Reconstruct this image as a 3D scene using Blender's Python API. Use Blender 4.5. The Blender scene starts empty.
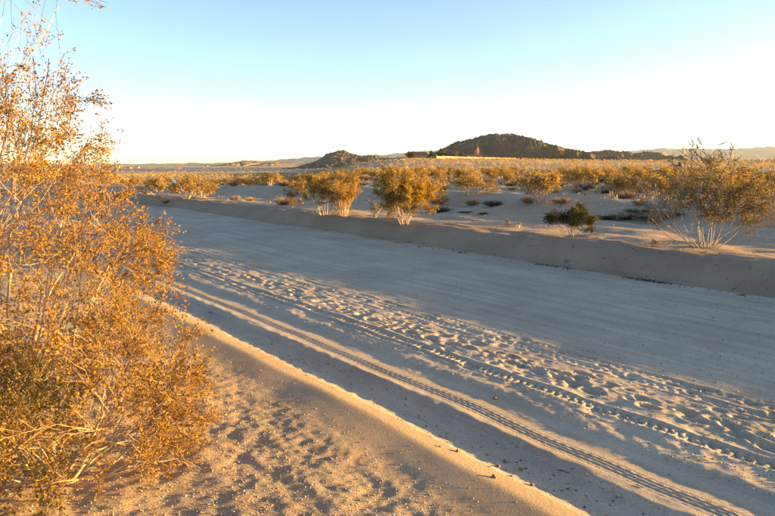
import bpy, math, random
import numpy as np
from mathutils import Vector, Matrix, Quaternion

# ------------------------------------------------------------------ camera, sky, sun, exposure
scn = bpy.context.scene
COL = scn.collection
CAM_H = 1.70
F_PX, CX, CY, HOR = 608.0, 387.5, 258.0, 166.0         # focal length and horizon of the photograph (775 px wide)
PITCH = math.atan((CY - HOR) / F_PX)
SUN_AZ, SUN_EL = math.radians(88.5), math.radians(3.6)  # azimuth clockwise from the view direction (+Y)

cam_d = bpy.data.cameras.new('camera')
cam_d.sensor_width = 36.0
cam_d.lens = 36.0 * F_PX / 775.0
cam_d.clip_start = 0.05
cam_d.clip_end = 40000.0
cam = bpy.data.objects.new('camera', cam_d)
COL.objects.link(cam)
cam.location = (0, 0, CAM_H)
cam.rotation_euler = (math.pi / 2 - PITCH, 0, 0)
scn.camera = cam

world = bpy.data.worlds.new('World')
scn.world = world
world.use_nodes = True
wn = world.node_tree.nodes
bg = wn['Background']
sky = wn.new('ShaderNodeTexSky')
sky.sky_type = 'NISHITA'
sky.sun_disc = False
sky.sun_elevation = SUN_EL
sky.sun_rotation = SUN_AZ
sky.altitude = 600
sky.air_density = 0.55
sky.dust_density = 0.7
sky.ozone_density = 1.0
world.node_tree.links.new(sky.outputs[0], bg.inputs['Color'])
bg.inputs['Strength'].default_value = 0.097

sun_d = bpy.data.lights.new('sun', 'SUN')
sun_d.energy = 5.0
sun_d.angle = math.radians(0.6)
sun_d.color = (1.0, 0.59, 0.15)
sun = bpy.data.objects.new('sun', sun_d)
COL.objects.link(sun)
sdir = Vector((math.sin(SUN_AZ) * math.cos(SUN_EL), math.cos(SUN_AZ) * math.cos(SUN_EL), math.sin(SUN_EL)))
sun.rotation_euler = sdir.to_track_quat('Z', 'Y').to_euler()
sun.location = (60, 0, 30)

scn.view_settings.view_transform = 'Standard'
scn.view_settings.look = 'None'
scn.view_settings.gamma = 1.0
scn.view_settings.use_curve_mapping = False
scn.view_settings.exposure = 2.68
scn.cycles.max_bounces = 6
scn.cycles.transparent_max_bounces = 8

# ------------------------------------------------------------------ helpers
TH = math.atan((-110 - CX) / F_PX * math.cos(PITCH))    # heading of the road
DU = np.array([math.sin(TH), math.cos(TH)])             # along the road
DN = np.array([math.cos(TH), -math.sin(TH)])            # across the road


def xy_of(u, v):
    return u * DU[0] + v * DN[0], u * DU[1] + v * DN[1]


def uv_of(x, y):
    return x * DU[0] + y * DU[1], x * DN[0] + y * DN[1]


_rng = np.random.RandomState(7)
_perm = _rng.permutation(4096)
_gang = _rng.rand(4096) * 2 * np.pi
_GX, _GY = np.cos(_gang), np.sin(_gang)


def perlin(x, y, seed=0):
    x = np.asarray(x, float) + seed * 17.31
    y = np.asarray(y, float) - seed * 9.77
    xi = np.floor(x).astype(np.int64)
    yi = np.floor(y).astype(np.int64)
    xf, yf = x - xi, y - yi
    sx = xf * xf * xf * (xf * (xf * 6 - 15) + 10)
    sy = yf * yf * yf * (yf * (yf * 6 - 15) + 10)

    def gr(i, j, dx, dy):
        h = _perm[(_perm[(i + seed * 57) & 4095] + j) & 4095]
        return _GX[h] * dx + _GY[h] * dy
    a = gr(xi, yi, xf, yf)
    b = gr(xi + 1, yi, xf - 1, yf)
    c = gr(xi, yi + 1, xf, yf - 1)
    d = gr(xi + 1, yi + 1, xf - 1, yf - 1)
    return ((a + (b - a) * sx) * (1 - sy) + (c + (d - c) * sx) * sy) * 1.5


def fbm(x, y, octs=4, seed=0, gain=0.5):
    s, a, f = 0, 1.0, 1.0
    for o in range(octs):
        s = s + a * perlin(x * f, y * f, seed + o * 3)
        a *= gain
        f *= 2.03
    return s


def sstep(a, b, x):
    t = np.clip((x - a) / (b - a), 0, 1)
    return t * t * (3 - 2 * t)


def new_mesh(name, verts, faces, smooth=True):
    """verts (n,3); faces (m,k) array, k = 3 or 4"""
    verts = np.asarray(verts, np.float32)
    faces = np.asarray(faces, np.int32)
    me = bpy.data.meshes.new(name)
    me.vertices.add(len(verts))
    me.vertices.foreach_set('co', verts.ravel())
    k = faces.shape[1]
    me.loops.add(faces.size)
    me.loops.foreach_set('vertex_index', faces.ravel())
    me.polygons.add(len(faces))
    me.polygons.foreach_set('loop_start', np.arange(0, faces.size, k, dtype=np.int32))
    me.polygons.foreach_set('loop_total', np.full(len(faces), k, np.int32))
    me.polygons.foreach_set('use_smooth', np.full(len(faces), smooth, bool))
    me.update(calc_edges=True)
    return me


def add(name, me, mat=None, parent=None):
    o = bpy.data.objects.new(name, me)
    COL.objects.link(o)
    if mat is not None and me is not None and not me.materials:
        for m in (mat if isinstance(mat, (list, tuple)) else [mat]):
            me.materials.append(m)
    if parent is not None:
        o.parent = parent
    return o


def tag(o, label=None, cat=None, group=None, kind=None):
    if label: o['label'] = label
    if cat: o['category'] = cat
    if group: o['group'] = group
    if kind: o['kind'] = kind
    return o


def set_tint(me, vals, per_face):
    """a per-piece random number carried to the shader"""
    at = me.attributes.new('tint', 'FLOAT', 'FACE')
    at.data.foreach_set('value', np.repeat(vals, per_face).astype(np.float32))


# ------------------------------------------------------------------ materials
def mat_new(name):
    m = bpy.data.materials.new(name)
    m.use_nodes = True
    nt = m.node_tree
    b = nt.nodes['Principled BSDF']
    b.inputs['Roughness'].default_value = 0.95
    b.inputs['Specular IOR Level'].default_value = 0.1
    return m, nt, b


def ramp(nt, src, stops):
    r = nt.nodes.new('ShaderNodeValToRGB')
    e = r.color_ramp.elements
    while len(e) < len(stops):
        e.new(0.5)
    for el, (p, c) in zip(e, stops):
        el.position = p
        el.color = (*c, 1)
    nt.links.new(src, r.inputs[0])
    return r.outputs[0]


def noise(nt, scale, detail=4, rough=0.55, coords=None, stretch=None):
    n = nt.nodes.new('ShaderNodeTexNoise')
    n.inputs['Scale'].default_value = scale
    n.inputs['Detail'].default_value = detail
    n.inputs['Roughness'].default_value = rough
    if coords is not None:
        nt.links.new(coords, n.inputs['Vector'])
    return n.outputs['Fac']


def objcoord(nt, rot=0.0, scale=(1, 1, 1)):
    tc = nt.nodes.new('ShaderNodeTexCoord')
    mp = nt.nodes.new('ShaderNodeMapping')
    mp.inputs['Rotation'].default_value = (0, 0, rot)
    mp.inputs['Scale'].default_value = scale
    nt.links.new(tc.outputs['Object'], mp.inputs['Vector'])
    return mp.outputs[0]


def mixc(nt, fac, a, b, mode='MIX'):
    m = nt.nodes.new('ShaderNodeMix')
    m.data_type = 'RGBA'
    m.blend_type = mode
    if isinstance(fac, float):
        m.inputs['Factor'].default_value = fac
    else:
        nt.links.new(fac, m.inputs['Factor'])
    for s, val in (('A', a), ('B', b)):
        i = [k for k in m.inputs if k.name == s and k.type == 'RGBA'][0]
        if isinstance(val, tuple):
            i.default_value = (*val, 1)
        else:
            nt.links.new(val, i)
    return [k for k in m.outputs if k.type == 'RGBA'][0]


def bump(nt, bsdf, layers):
    """layers: (height socket, strength, distance)"""
    prev = None
    for h, s, d in layers:
        bn = nt.nodes.new('ShaderNodeBump')
        bn.inputs['Strength'].default_value = s
        bn.inputs['Distance'].default_value = d
        nt.links.new(h, bn.inputs['Height'])
        if prev is not None:
            nt.links.new(prev, bn.inputs['Normal'])
        prev = bn.outputs[0]
    nt.links.new(prev, bsdf.inputs['Normal'])


def sand_material(name, dark, light, fine_scale, bumps, rot=0.0, streak=None, speck=None):
    m, nt, b = mat_new(name)
    co = objcoord(nt)
    c = ramp(nt, noise(nt, 0.9, 6, 0.6, co), [(0.3, dark), (0.7, light)])
    f = ramp(nt, noise(nt, fine_scale, 3, 0.7, co), [(0.25, (0.78, 0.76, 0.74)), (0.75, (1.15, 1.14, 1.12))])
    c = mixc(nt, 1.0, c, f, 'MULTIPLY')
    if streak:
        mp2 = nt.nodes.new('ShaderNodeMapping')      # turn to the road's heading first, then stretch along it
        mp2.inputs['Scale'].default_value = streak
        nt.links.new(objcoord(nt, TH), mp2.inputs['Vector'])
        sc = mp2.outputs[0]
        sc_ = ramp(nt, noise(nt, 1.0, 5, 0.6, sc), [(0.3, (0.80, 0.80, 0.81)), (0.7, (1.10, 1.10, 1.09))])
        c = mixc(nt, 1.0, c, sc_, 'MULTIPLY')
    if speck:
        s = ramp(nt, noise(nt, speck[0], 2, 0.5, co), [(speck[1], (0, 0, 0)), (speck[1] + 0.04, (1, 1, 1))])
        c = mixc(nt, s, c, speck[2])
    nt.links.new(c, b.inputs['Base Color'])
    bump(nt, b, [(noise(nt, sc, de, 0.65, co), st, di) for sc, de, st, di in bumps])
    return m


M_ROAD = sand_material('road_sand', (0.37, 0.315, 0.25), (0.50, 0.43, 0.345), 60,
                       [(22, 4, 0.4, 0.010), (120, 4, 0.75, 0.006)], streak=(7.0, 0.22, 1.0),
                       speck=(34, 0.72, (0.16, 0.125, 0.10)))
M_SHOULDER = sand_material('shoulder_gravel', (0.34, 0.26, 0.18), (0.48, 0.37, 0.26), 90,
                           [(38, 4, 0.6, 0.012), (110, 4, 1.0, 0.009), (260, 2, 0.8, 0.004)])
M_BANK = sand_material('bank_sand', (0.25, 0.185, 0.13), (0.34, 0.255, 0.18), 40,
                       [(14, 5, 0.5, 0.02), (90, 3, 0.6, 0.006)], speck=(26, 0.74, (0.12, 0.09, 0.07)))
M_PLAIN = sand_material('plain_sand', (0.34, 0.26, 0.185), (0.47, 0.37, 0.275), 14,
                        [(5, 6, 0.6, 0.04), (40, 4, 0.6, 0.012)], speck=(3.0, 0.68, (0.17, 0.125, 0.08)))


def attr_ramp_material(name, stops, transl=0.0, rough=0.7, spec=0.25):
    m, nt, b = mat_new(name)
    at = nt.nodes.new('ShaderNodeAttribute')
    at.attribute_name = 'tint'
    c = ramp(nt, at.outputs['Fac'], stops)
    nt.links.new(c, b.inputs['Base Color'])
    b.inputs['Roughness'].default_value = rough
    b.inputs['Specular IOR Level'].default_value = spec
    if transl > 0:
        t = nt.nodes.new('ShaderNodeBsdfTranslucent')
        nt.links.new(c, t.inputs['Color'])
        mx = nt.nodes.new('ShaderNodeMixShader')
        mx.inputs[0].default_value = transl
        nt.links.new(b.outputs[0], mx.inputs[1])
        nt.links.new(t.outputs[0], mx.inputs[2])
        nt.links.new(mx.outputs[0], nt.nodes['Material Output'].inputs['Surface'])
    return m


M_LEAF_GOLD = attr_ramp_material('creosote_leaf_golden', [
    (0.0, (0.055, 0.038, 0.010)), (0.3, (0.20, 0.108, 0.016)), (0.65, (0.36, 0.19, 0.022)), (1.0, (0.50, 0.28, 0.045))], 0.36)
M_LEAF_YELLOW = attr_ramp_material('creosote_leaf_yellow', [
    (0.0, (0.11, 0.08, 0.016)), (0.35, (0.30, 0.185, 0.028)), (0.7, (0.43, 0.265, 0.042)), (1.0, (0.52, 0.34, 0.08))], 0.40)
M_LEAF_PLAIN = attr_ramp_material('plain_creosote_leaf', [
    (0.0, (0.14, 0.09, 0.02)), (0.4, (0.33, 0.205, 0.045)), (0.75, (0.45, 0.295, 0.085)), (1.0, (0.56, 0.41, 0.18))], 0.40)
M_LEAF_OLIVE = attr_ramp_material('creosote_leaf_olive', [
    (0.0, (0.065, 0.055, 0.012)), (0.5, (0.18, 0.12, 0.02)), (1.0, (0.33, 0.21, 0.035))], 0.32)
M_LEAF_GREEN = attr_ramp_material('creosote_leaf_green', [
    (0.0, (0.03, 0.045, 0.012)), (0.6, (0.065, 0.085, 0.02)), (1.0, (0.12, 0.13, 0.03))], 0.25)
M_SCRUB = attr_ramp_material('far_scrub_leaf', [
    (0.0, (0.18, 0.12, 0.035)), (0.45, (0.36, 0.24, 0.085)), (1.0, (0.54, 0.40, 0.21))], 0.35)
M_BARK = attr_ramp_material('pale_twig_bark', [
    (0.0, (0.16, 0.11, 0.075)), (0.5, (0.36, 0.26, 0.175)), (1.0, (0.50, 0.39, 0.27))], 0.0, 0.9, 0.1)
M_BARK_GREY = attr_ramp_material('grey_twig_bark', [
    (0.0, (0.12, 0.10, 0.09)), (0.5, (0.25, 0.21, 0.18)), (1.0, (0.37, 0.31, 0.26))], 0.0, 0.9, 0.1)
M_STRAW = attr_ramp_material('dry_straw', [
    (0.0, (0.28, 0.18, 0.10)), (0.5, (0.48, 0.34, 0.20)), (1.0, (0.62, 0.47, 0.30))], 0.2, 0.9, 0.1)
M_DARKTWIG = attr_ramp_material('dark_dead_twig', [
    (0.0, (0.05, 0.04, 0.03)), (0.6, (0.12, 0.092, 0.066)), (1.0, (0.20, 0.155, 0.11))], 0.0, 0.9, 0.1)
M_STONE = attr_ramp_material('gravel_stone', [
    (0.0, (0.15, 0.11, 0.09)), (0.4, (0.32, 0.25, 0.20)), (0.8, (0.43, 0.35, 0.28)), (1.0, (0.55, 0.49, 0.43))], 0.0, 0.85, 0.2)
M_CLOD = attr_ramp_material('earth_clod', [
    (0.0, (0.11, 0.065, 0.045)), (0.6, (0.24, 0.15, 0.10)), (1.0, (0.36, 0.25, 0.18))], 0.0, 0.95, 0.1)


def rock_material(name, dark, mid, light, scale):
    m, nt, b = mat_new(name)
    co = objcoord(nt)
    c = ramp(nt, noise(nt, scale, 6, 0.65, co), [(0.32, dark), (0.5, mid), (0.7, light)])
    nt.links.new(c, b.inputs['Base Color'])
    return m


M_ROCK = rock_material('dark_hill_rock', (0.026, 0.022, 0.021), (0.06, 0.044, 0.036), (0.16, 0.10, 0.07), 0.06)
M_ROCK_TAN = rock_material('tan_hill_rock', (0.12, 0.08, 0.055), (0.18, 0.12, 0.083), (0.235, 0.165, 0.115), 0.03)
M_ROCK_FAR = rock_material('far_range_rock', (0.10, 0.085, 0.075), (0.15, 0.125, 0.105), (0.20, 0.165, 0.14), 0.004)


def plain_mat(name, col, rough=0.8, sc=3.0, var=0.18):
    m, nt, b = mat_new(name)
    co = objcoord(nt)
    lo = tuple(k * (1 - var) for k in col)
    hi = tuple(min(1, k * (1 + var)) for k in col)
    nt.links.new(ramp(nt, noise(nt, sc, 4, 0.6, co), [(0.3, lo), (0.7, hi)]), b.inputs['Base Color'])
    b.inputs['Roughness'].default_value = rough
    return m


# ------------------------------------------------------------------ terrain
_pv = [-9000, -40, -6, -3, 0, 0.6, 1.2, 1.7, 1.95, 2.10, 2.22, 2.34, 2.46, 2.60, 2.70, 2.78, 2.86, 3.04, 3.12, 3.26, 3.31, 3.38, 3.6, 4.2, 5.0, 6.0,
       6.8, 8.0, 8.6, 8.85, 9.2, 9.45, 9.8, 10.6, 12, 14, 16.2, 16.8, 17.5, 18.2, 20, 26, 40, 9000]
_ph = [.40, .40, .32, .27, .190, .158, .126, .101, .092, .097, .102, .070, .030, .014, .024, .062, .052, .028, .019, .018, .032, .040, .036, .010, -.022, -.008,
       .02, .004, .004, .06, .29, .358, .360, .312, .255, .25, .27, .37, .60, .66, .60, .54, .50, .50]
_pf = np.concatenate([np.arange(-6, 30, 0.005)])
_pt = np.interp(_pf, _pv, _ph)
_ker = np.exp(-0.5 * (np.arange(-24, 25) * 0.005 / 0.022) ** 2)
_ker /= _ker.sum()
_pts = np.convolve(_pt, _ker, mode='same')
_pts[:30], _pts[-30:] = _pt[:30], _pt[-30:]


def profile(v):
    return np.where((v > -5.8) & (v < 29.8), np.interp(v, _pf, _pts), np.interp(v, _pv, _ph))


def far_height(x, y):
    d = np.hypot(x, y) + 1e-6
    az = np.degrees(np.arctan2(x, y))
    # a broad rise ahead and to the right that carries a house, a shallow basin to the left
    w = sstep(-9.5, 4, az) * (0.72 + 0.28 * sstep(24, 10, az)) * sstep(140, 60, np.abs(az))
    rise = 5.4 * w * sstep(40, 420, d) * (1 - 0.9 * sstep(460, 900, d))
    basin = -(1 - w) * sstep(0, -8, az) * (1.3 * sstep(24, 85, d) + 5.0 * sstep(70, 600, d)) * (1 - sstep(900, 2600, d))
    far = 2.2 * sstep(1500, 3000, d) - 6 * sstep(4000, 8000, d)
    roll = fbm(x / 90, y / 90, 3, 31) * 0.55 * sstep(40, 300, d)
    return rise + basin + far + roll


def hollows(u, v, du, dv, seed, prob, rad, depth, v0, v1, rim=0.25):
    """scattered prints: a jittered lattice of hollows with raised rims"""
    cu, cv = np.floor(u / du), np.floor(v / dv)
    out = np.zeros_like(u)
    for i in (-1, 0, 1):
        for j in (-1, 0, 1):
            a, b = (cu + i).astype(np.int64), (cv + j).astype(np.int64)
            h = _perm[(_perm[(a + seed * 31) & 4095] + b * 7 + seed) & 4095]
            r1, r2, r3, r4 = [(_perm[(h + k) & 4095] / 4096.0) for k in (11, 501, 1301, 2222)]
            pu, pv = (a + 0.15 + 0.7 * r1) * du, (b + 0.2 + 0.6 * r2) * dv
            on = (r3 < prob) & (pv > v0) & (pv < v1)
            rr = rad * (0.65 + 0.7 * r4)
            q = ((u - pu) / 1.35) ** 2 + (v - pv) ** 2
            s = q / (rr * rr)
            out += np.where(on, -depth * (0.6 + 0.8 * r4) * (np.exp(-s ** 1.6 * 1.3) * (1 + rim) - rim * np.exp(-((np.sqrt(s) - 1.25) ** 2) * 5)), 0)
    return out


def height(u, v, detail=True):
    u = np.asarray(u, float)
    v = np.asarray(v, float)
    x, y = xy_of(u, v)
    wob = 0.10 * perlin(u * 0.35, v * 0 + 3.3, 5) * sstep(-1, 1.5, v) + 0.030 * perlin(u * 1.9, v * 0 + 1.7, 8) * sstep(2.7, 3.0, v) * sstep(4.2, 3.4, v)
    wob = wob + 0.035 * perlin(u * 1.2, v * 0 + 9.1, 17) * sstep(2.75, 2.3, v)
    wob = wob + 0.35 * perlin(u * 0.09, v * 0 + 7.7, 15) * sstep(6.5, 9, v) + 0.10 * perlin(u * 0.6, v * 0 + 2.2, 16) * sstep(8, 9, v)
    wob = wob + 0.9 * perlin(u * 0.13, v * 0 + 4.7, 25) * sstep(12, 16, v)
    z = profile(v + wob)
    z = z + far_height(x, y)
    nr = sstep(70, 25, np.hypot(x, y))
    # broad swells of the shoulder
    sh = sstep(2.3, 1.4, v)
    z = z + sh * nr * (0.018 * perlin(u * 1.1, v * 1.5, 2) + 0.010 * perlin(u * 2.6, v * 3.1, 3) + 0.005 * fbm(u * 6, v * 6, 2, 4))
    z = z + sstep(2.55, 2.2, v) * nr * 0.020 * perlin(u * 1.0, v * 0.3, 12)
    # loose sand of the road's sunny half
    lo = sstep(3.35, 3.6, v) * sstep(5.4, 4.6, v)
    z = z + lo * (0.010 * perlin(u * 2.2, v * 2.6, 41) + 0.006 * perlin(u * 6, v * 6, 42) + (0.0015 + 0.0050 * (np.exp(-((v - 4.10) / 0.24) ** 2) + 0.6 * np.exp(-((v - 3.47) / 0.09) ** 2)) * (0.35 + 1.1 * sstep(-0.2, 0.35, perlin(u * 1.4, v * 2.0, 46)))) * fbm(u * 11, v * 14, 3, 43, 0.6))
    mid = sstep(3.05, 3.3, v) * sstep(3.8, 3.5, v)
    z = z + mid * (0.006 * perlin(u * 2.6, v * 4.5, 44) + 0.003 * fbm(u * 10, v * 12, 2, 45))
    # lumpy bank and ground beyond it
    bk = sstep(8.6, 9.0, v)
    z = z + bk * (0.05 * fbm(u * 0.7, v * 0.9, 3, 51) + 0.018 * fbm(u * 3.1, v * 3.1, 2, 52))
    z = z + sstep(9.4, 11, v) * 0.05 * fbm(u * 0.33, v * 0.5, 3, 53) * nr + sstep(18, 24, v) * (0.14 * fbm(u * 0.2, v * 0.2, 3, 54) + 0.05 * fbm(u * 0.8, v * 0.8, 2, 55) * nr)
    if detail:
        w2 = v + wob
        # tread ribs pressed into the sunny flank of the rut
        rib = np.exp(-(((w2 - 2.96) / 0.075) ** 4))
        z = z + rib * (0.0055 * np.sin(w2 * 2 * np.pi / 0.040) + 0.0018 * np.sin(u * 2 * np.pi / 0.06 + 3 * np.sin(w2 * 60)))
        # crumbled edge between berm and rut
        z = z + np.exp(-((w2 - 2.78) / 0.06) ** 2) * 0.010 * perlin(u * 7, v * 9, 61)
        # a narrow lugged tyre print and fainter ones
        for vc, wd, dp, per in ((3.70, 0.055, 0.014, 0.065), (3.60, 0.03, 0.006, 0.05), (4.52, 0.05, 0.006, 0.08), (4.72, 0.04, 0.005, 0.07)):
            t = v + 0.05 * perlin(u * 0.3, v * 0 + vc * 5, 71)
            g = np.exp(-(((t - vc) / wd) ** 4))
            z = z + g * (-dp * 0.5 + dp * 0.9 * np.sign(np.sin(u * 2 * np.pi / per)) * np.clip(np.abs(np.sin(u * 2 * np.pi / per)) * 2.2, 0, 1) * np.sign(t - vc) * 0.6)
            z = z + 0.7 * dp * np.exp(-(((np.abs(t - vc) - wd * 1.5) / 0.022) ** 2))
        fade = sstep(30, 8, u)
        # hoof and foot prints
        z = z + fade * hollows(u, v, 0.23, 0.17, 3, 0.9, 0.054, 0.024, 3.94, 4.20)
        z = z + fade * hollows(u, v, 0.15, 0.13, 9, 0.40, 0.034, 0.011, 3.62, 4.85)
        z = z + fade * hollows(u, v, 0.33, 0.27, 14, 0.25, 0.06, 0.009, 3.5, 4.6, 0.2)
        # long faint wheel lines over the shaded half
        ml = sstep(4.6, 5.4, v) * sstep(8.6, 8.0, v)
        z = z + ml * (0.009 * perlin(u * 0.25, v * 5.0, 81) + 0.007 * perlin(u * 0.6, v * 13.0, 82) + 0.005 * fbm(u * 7, v * 9, 2, 83))
        # stony roughness of the shoulder, pebbly trough
        gr = sstep(2.1, 1.7, v)
        z = z + gr * (0.006 * perlin(u * 9, v * 9, 91) + 0.004 * perlin(u * 21, v * 21, 92))
        tr = np.exp(-((v - 2.55) / 0.12) ** 2)
        z = z + tr * 0.007 * perlin(u * 12, v * 12, 93)
    return z


def geom_steps(a, first, growth, end):
    out, s, p = [], first, a
    while p < end:
        p = p + s
        out.append(p)
        s *= growth
    return out


def sheet(name, us, vs, mat, detail, skirt=0.15):
    us, vs = np.asarray(us), np.asarray(vs)
    U, V = np.meshgrid(us, vs)
    Z = height(U, V, detail)
    X, Y = xy_of(U, V)
    # outermost ring drops a little so neighbouring sheets never show a slit
    nv, nu = U.shape
    verts = np.stack([X, Y, Z], -1).reshape(-1, 3)
    i = np.arange(nv * nu).reshape(nv, nu)
    f = np.stack([i[:-1, :-1], i[:-1, 1:], i[1:, 1:], i[1:, :-1]], -1).reshape(-1, 4)[:, ::-1]
    me = new_mesh(name, verts, f)
    me.materials.append(mat)
    o = add(name, me)
    if skirt:
        pass
    return tag(o, kind='structure')


u_fine = list(-np.array(geom_steps(0.5, 0.05, 1.06, 9000))[::-1] + 0.9) + list(np.arange(0.5, 4.6, 0.0125)) + geom_steps(4.6, 0.0125, 1.0125, 60)
u_fine = u_fine + geom_steps(u_fine[-1], 0.8, 1.12, 9000)
v_sh = list(-np.array(geom_steps(0.4, 0.03, 1.05, 6))[::-1]) + list(np.arange(-0.4, 1.2, 0.025)) + list(np.arange(1.2, 2.42, 0.014))
v_rd = list(np.arange(2.42, 2.6, 0.0125)) + list(np.arange(2.6, 4.9, 0.0105)) + geom_steps(4.9, 0.0125, 1.025, 8.6)
v_sh = sorted(set(round(k, 4) for k in v_sh if k < v_rd[0] - 0.002)) + [v_rd[0]]
u_mid = list(-np.array(geom_steps(2, 0.4, 1.1, 9000))[::-1]) + list(np.arange(-2, 30, 0.16)) + geom_steps(30, 0.2, 1.04, 9000)
v_bk = [v_rd[-1] - 0.004] + list(np.arange(v_rd[-1] + 0.05, 10.2, 0.05))
v_pl = [v_bk[-1]] + list(np.arange(v_bk[-1] + 0.1, 24, 0.16)) + geom_steps(24, 0.2, 1.04, 9000)
sheet('gravel_shoulder', u_fine, v_sh, M_SHOULDER, True)
sheet('dirt_road', u_fine, v_rd, M_ROAD, True)
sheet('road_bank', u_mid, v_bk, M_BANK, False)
sheet('desert_plain', u_mid, v_pl, M_PLAIN, False)
u_c = list(-np.array(geom_steps(2, 0.4, 1.15, 9000))[::-1]) + list(np.arange(-2, 12, 0.3)) + geom_steps(12, 0.4, 1.12, 9000)
v_l = list(-np.array(geom_steps(-v_sh[0] , 0.1, 1.12, 9000))[::-1]) + [v_sh[0] + 0.001]
sheet('desert_ground', u_c, v_l, M_PLAIN, False)


def gz(x, y):
    u, v = uv_of(x, y)
    return float(height(np.array([u]), np.array([v]), False)[0])


def ground_at(px, py):
    """where the photograph's line of sight meets the built ground"""
    a, b = (px - CX) / F_PX, -(py - CY) / F_PX
    d = np.array([a, math.cos(PITCH) + b * math.sin(PITCH), -math.sin(PITCH) + b * math.cos(PITCH)])
    t = np.geomspace(1.5, 3000, 6000)
    X, Y, Z = d[0] * t, d[1] * t, CAM_H + d[2] * t
    U, V = uv_of(X, Y)
    h = height(U, V, False)
    k = np.argmax(Z < h)
    if Z[k] >= h[k]:
        k = len(t) - 1
    return float(X[k]), float(Y[k]), float(h[k])


# ------------------------------------------------------------------ hills and far ranges
def hill(name, sil, dist, depth, mat, nx, ny, rough, base_px=167.0, seed=0, spur=0.5, bould=0.0, bscale=5.0, sharp=1.3):
    sil = np.array(sil, float)
    px = np.linspace(sil[0, 0], sil[-1, 0], nx)
    hh = np.interp(px, sil[:, 0], (base_px - sil[:, 1])) / F_PX * dist
    t = np.linspace(-1, 1, ny)
    PX, T = np.meshgrid(px, t)
    X = (PX - CX) / F_PX * dist
    Y = dist + T * depth
    H = np.broadcast_to(hh, X.shape)
    hm = hh.max()
    # spurs and gullies running down both flanks
    wx = X + 0.35 * hm * fbm(X / hm, Y / hm, 3, seed + 1)
    sp = 1 - np.abs(perlin(wx / (hm * 0.85), Y / (hm * 3.5), seed + 2)) * 2
    sp2 = 1 - np.abs(perlin(wx / (hm * 0.33), Y / (hm * 1.3), seed + 3)) * 2
    a = np.clip(np.abs(T) * (1 - spur * 0.30 * (sp - 0.3)), 0, 1)
    cross = (1 - a) ** sharp
    flank = np.clip((np.abs(T) - 0.10) * 2.4, 0, 1) * np.clip((1 - np.abs(T)) * 4, 0, 1)
    Z = H * cross + flank * H * (0.10 * spur * sp + 0.06 * spur * sp2)
    Z = np.minimum(Z, H * (1.0 - 0.30 * np.abs(T)))
    r = fbm(X / bscale, Y / bscale, 4, seed + 5, 0.6)
    Z = Z + rough * r * np.clip(Z / (0.15 * hm), 0, 1)
    if bould:
        bl = np.clip(1 - 2.2 * np.abs(perlin(X / bscale * 0.9, Y / bscale * 0.9, seed + 6)), 0, 1)
        Z = Z + bould * (bl - 0.5) * np.clip(Z / (0.12 * hm), 0, 1)
    base = CAM_H + (HOR - base_px) / F_PX * dist
    X2 = X
    verts = np.stack([X2, Y, Z + base - 1.5], -1).reshape(-1, 3)
    i = np.arange(nx * ny).reshape(ny, nx)
    f = np.stack([i[:-1, :-1], i[:-1, 1:], i[1:, 1:], i[1:, :-1]], -1).reshape(-1, 4)
    return tag(add(name, new_mesh(name, verts, f, False if bould else True), mat), kind='structure')


hill('rocky_hill', [(405, 168), (416, 160), (430, 154.5), (443, 147.5), (455, 142), (470, 138.5), (480, 136), (492, 133.5), (510, 133.5), (522, 137), (530, 140.5),
              (538, 143.5), (548, 147), (560, 148.5), (575, 151.5), (590, 154.5), (605, 158), (620, 161), (640, 167)],
     1050, 150, M_ROCK, 330, 130, 2.0, 166.0, 3, 2.4, 2.2, 6.0, 1.0)
hill('rocky_hill', [(560, 167), (580, 153), (590, 151), (605, 149.5), (612, 150.5), (618, 152), (630, 153.5), (640, 151.5), (648, 151.5), (655, 155), (665, 159), (675, 163), (690, 167)],
     1400, 170, M_ROCK, 240, 90, 2.2, 166.0, 11, 2.0, 2.0, 7.0)
hill('rocky_hill', [(296, 168), (306, 164), (318, 160.5), (328, 153.5), (338, 150.5), (345, 150), (352, 153), (362, 156), (372, 154.5), (380, 157), (392, 158), (404, 156.5), (412, 159), (425, 167)],
     1500, 190, M_ROCK, 240, 100, 2.2, 167.0, 19, 0.6, 2.0, 7.0)
hill('rocky_hill', [(700, 167), (712, 161), (722, 158.5), (733, 158), (744, 160.5), (760, 163), (790, 160), (820, 167)],
     1700, 160, M_ROCK, 140, 60, 2.5, 166.0, 27, 0.8, 2.0, 8.0)
hill('tan_hill', [(200, 168), (215, 166), (228, 164), (236, 162), (245, 160.3), (255, 160), (262, 161), (270, 162.8), (278, 161.3), (286, 162.5), (297, 165), (320, 168)],
     2500, 300, M_ROCK_TAN, 220, 90, 2.0, 167.3, 35, 1.0, 0.5, 16.0)
hill('tan_hill', [(60, 168.3), (110, 166.6), (140, 166.0), (165, 165.2), (185, 164.6), (205, 165), (225, 165.6), (250, 168.3)],
     3300, 300, M_ROCK_TAN, 160, 50, 1.5, 167.5, 45, 0.8, 0.8, 16.0)
hill('mountain_range', [(-420, 160), (-200, 157), (-60, 163), (20, 164), (80, 164.5), (150, 164.0), (215, 163.2), (260, 161.5), (300, 158.5), (335, 156), (370, 155.5), (400, 153.5),
                  (425, 151), (450, 150.5), (520, 153), (600, 153), (640, 149.8), (660, 148.3), (676, 148.8), (700, 149.5), (730, 149), (760, 146.5), (800, 148), (860, 151), (960, 146), (1100, 152), (1300, 162)],
     6500, 1100, M_ROCK_FAR, 420, 45, 12, 167.5, 55, 1.0, 0, 120.0, 1.0)


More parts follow.
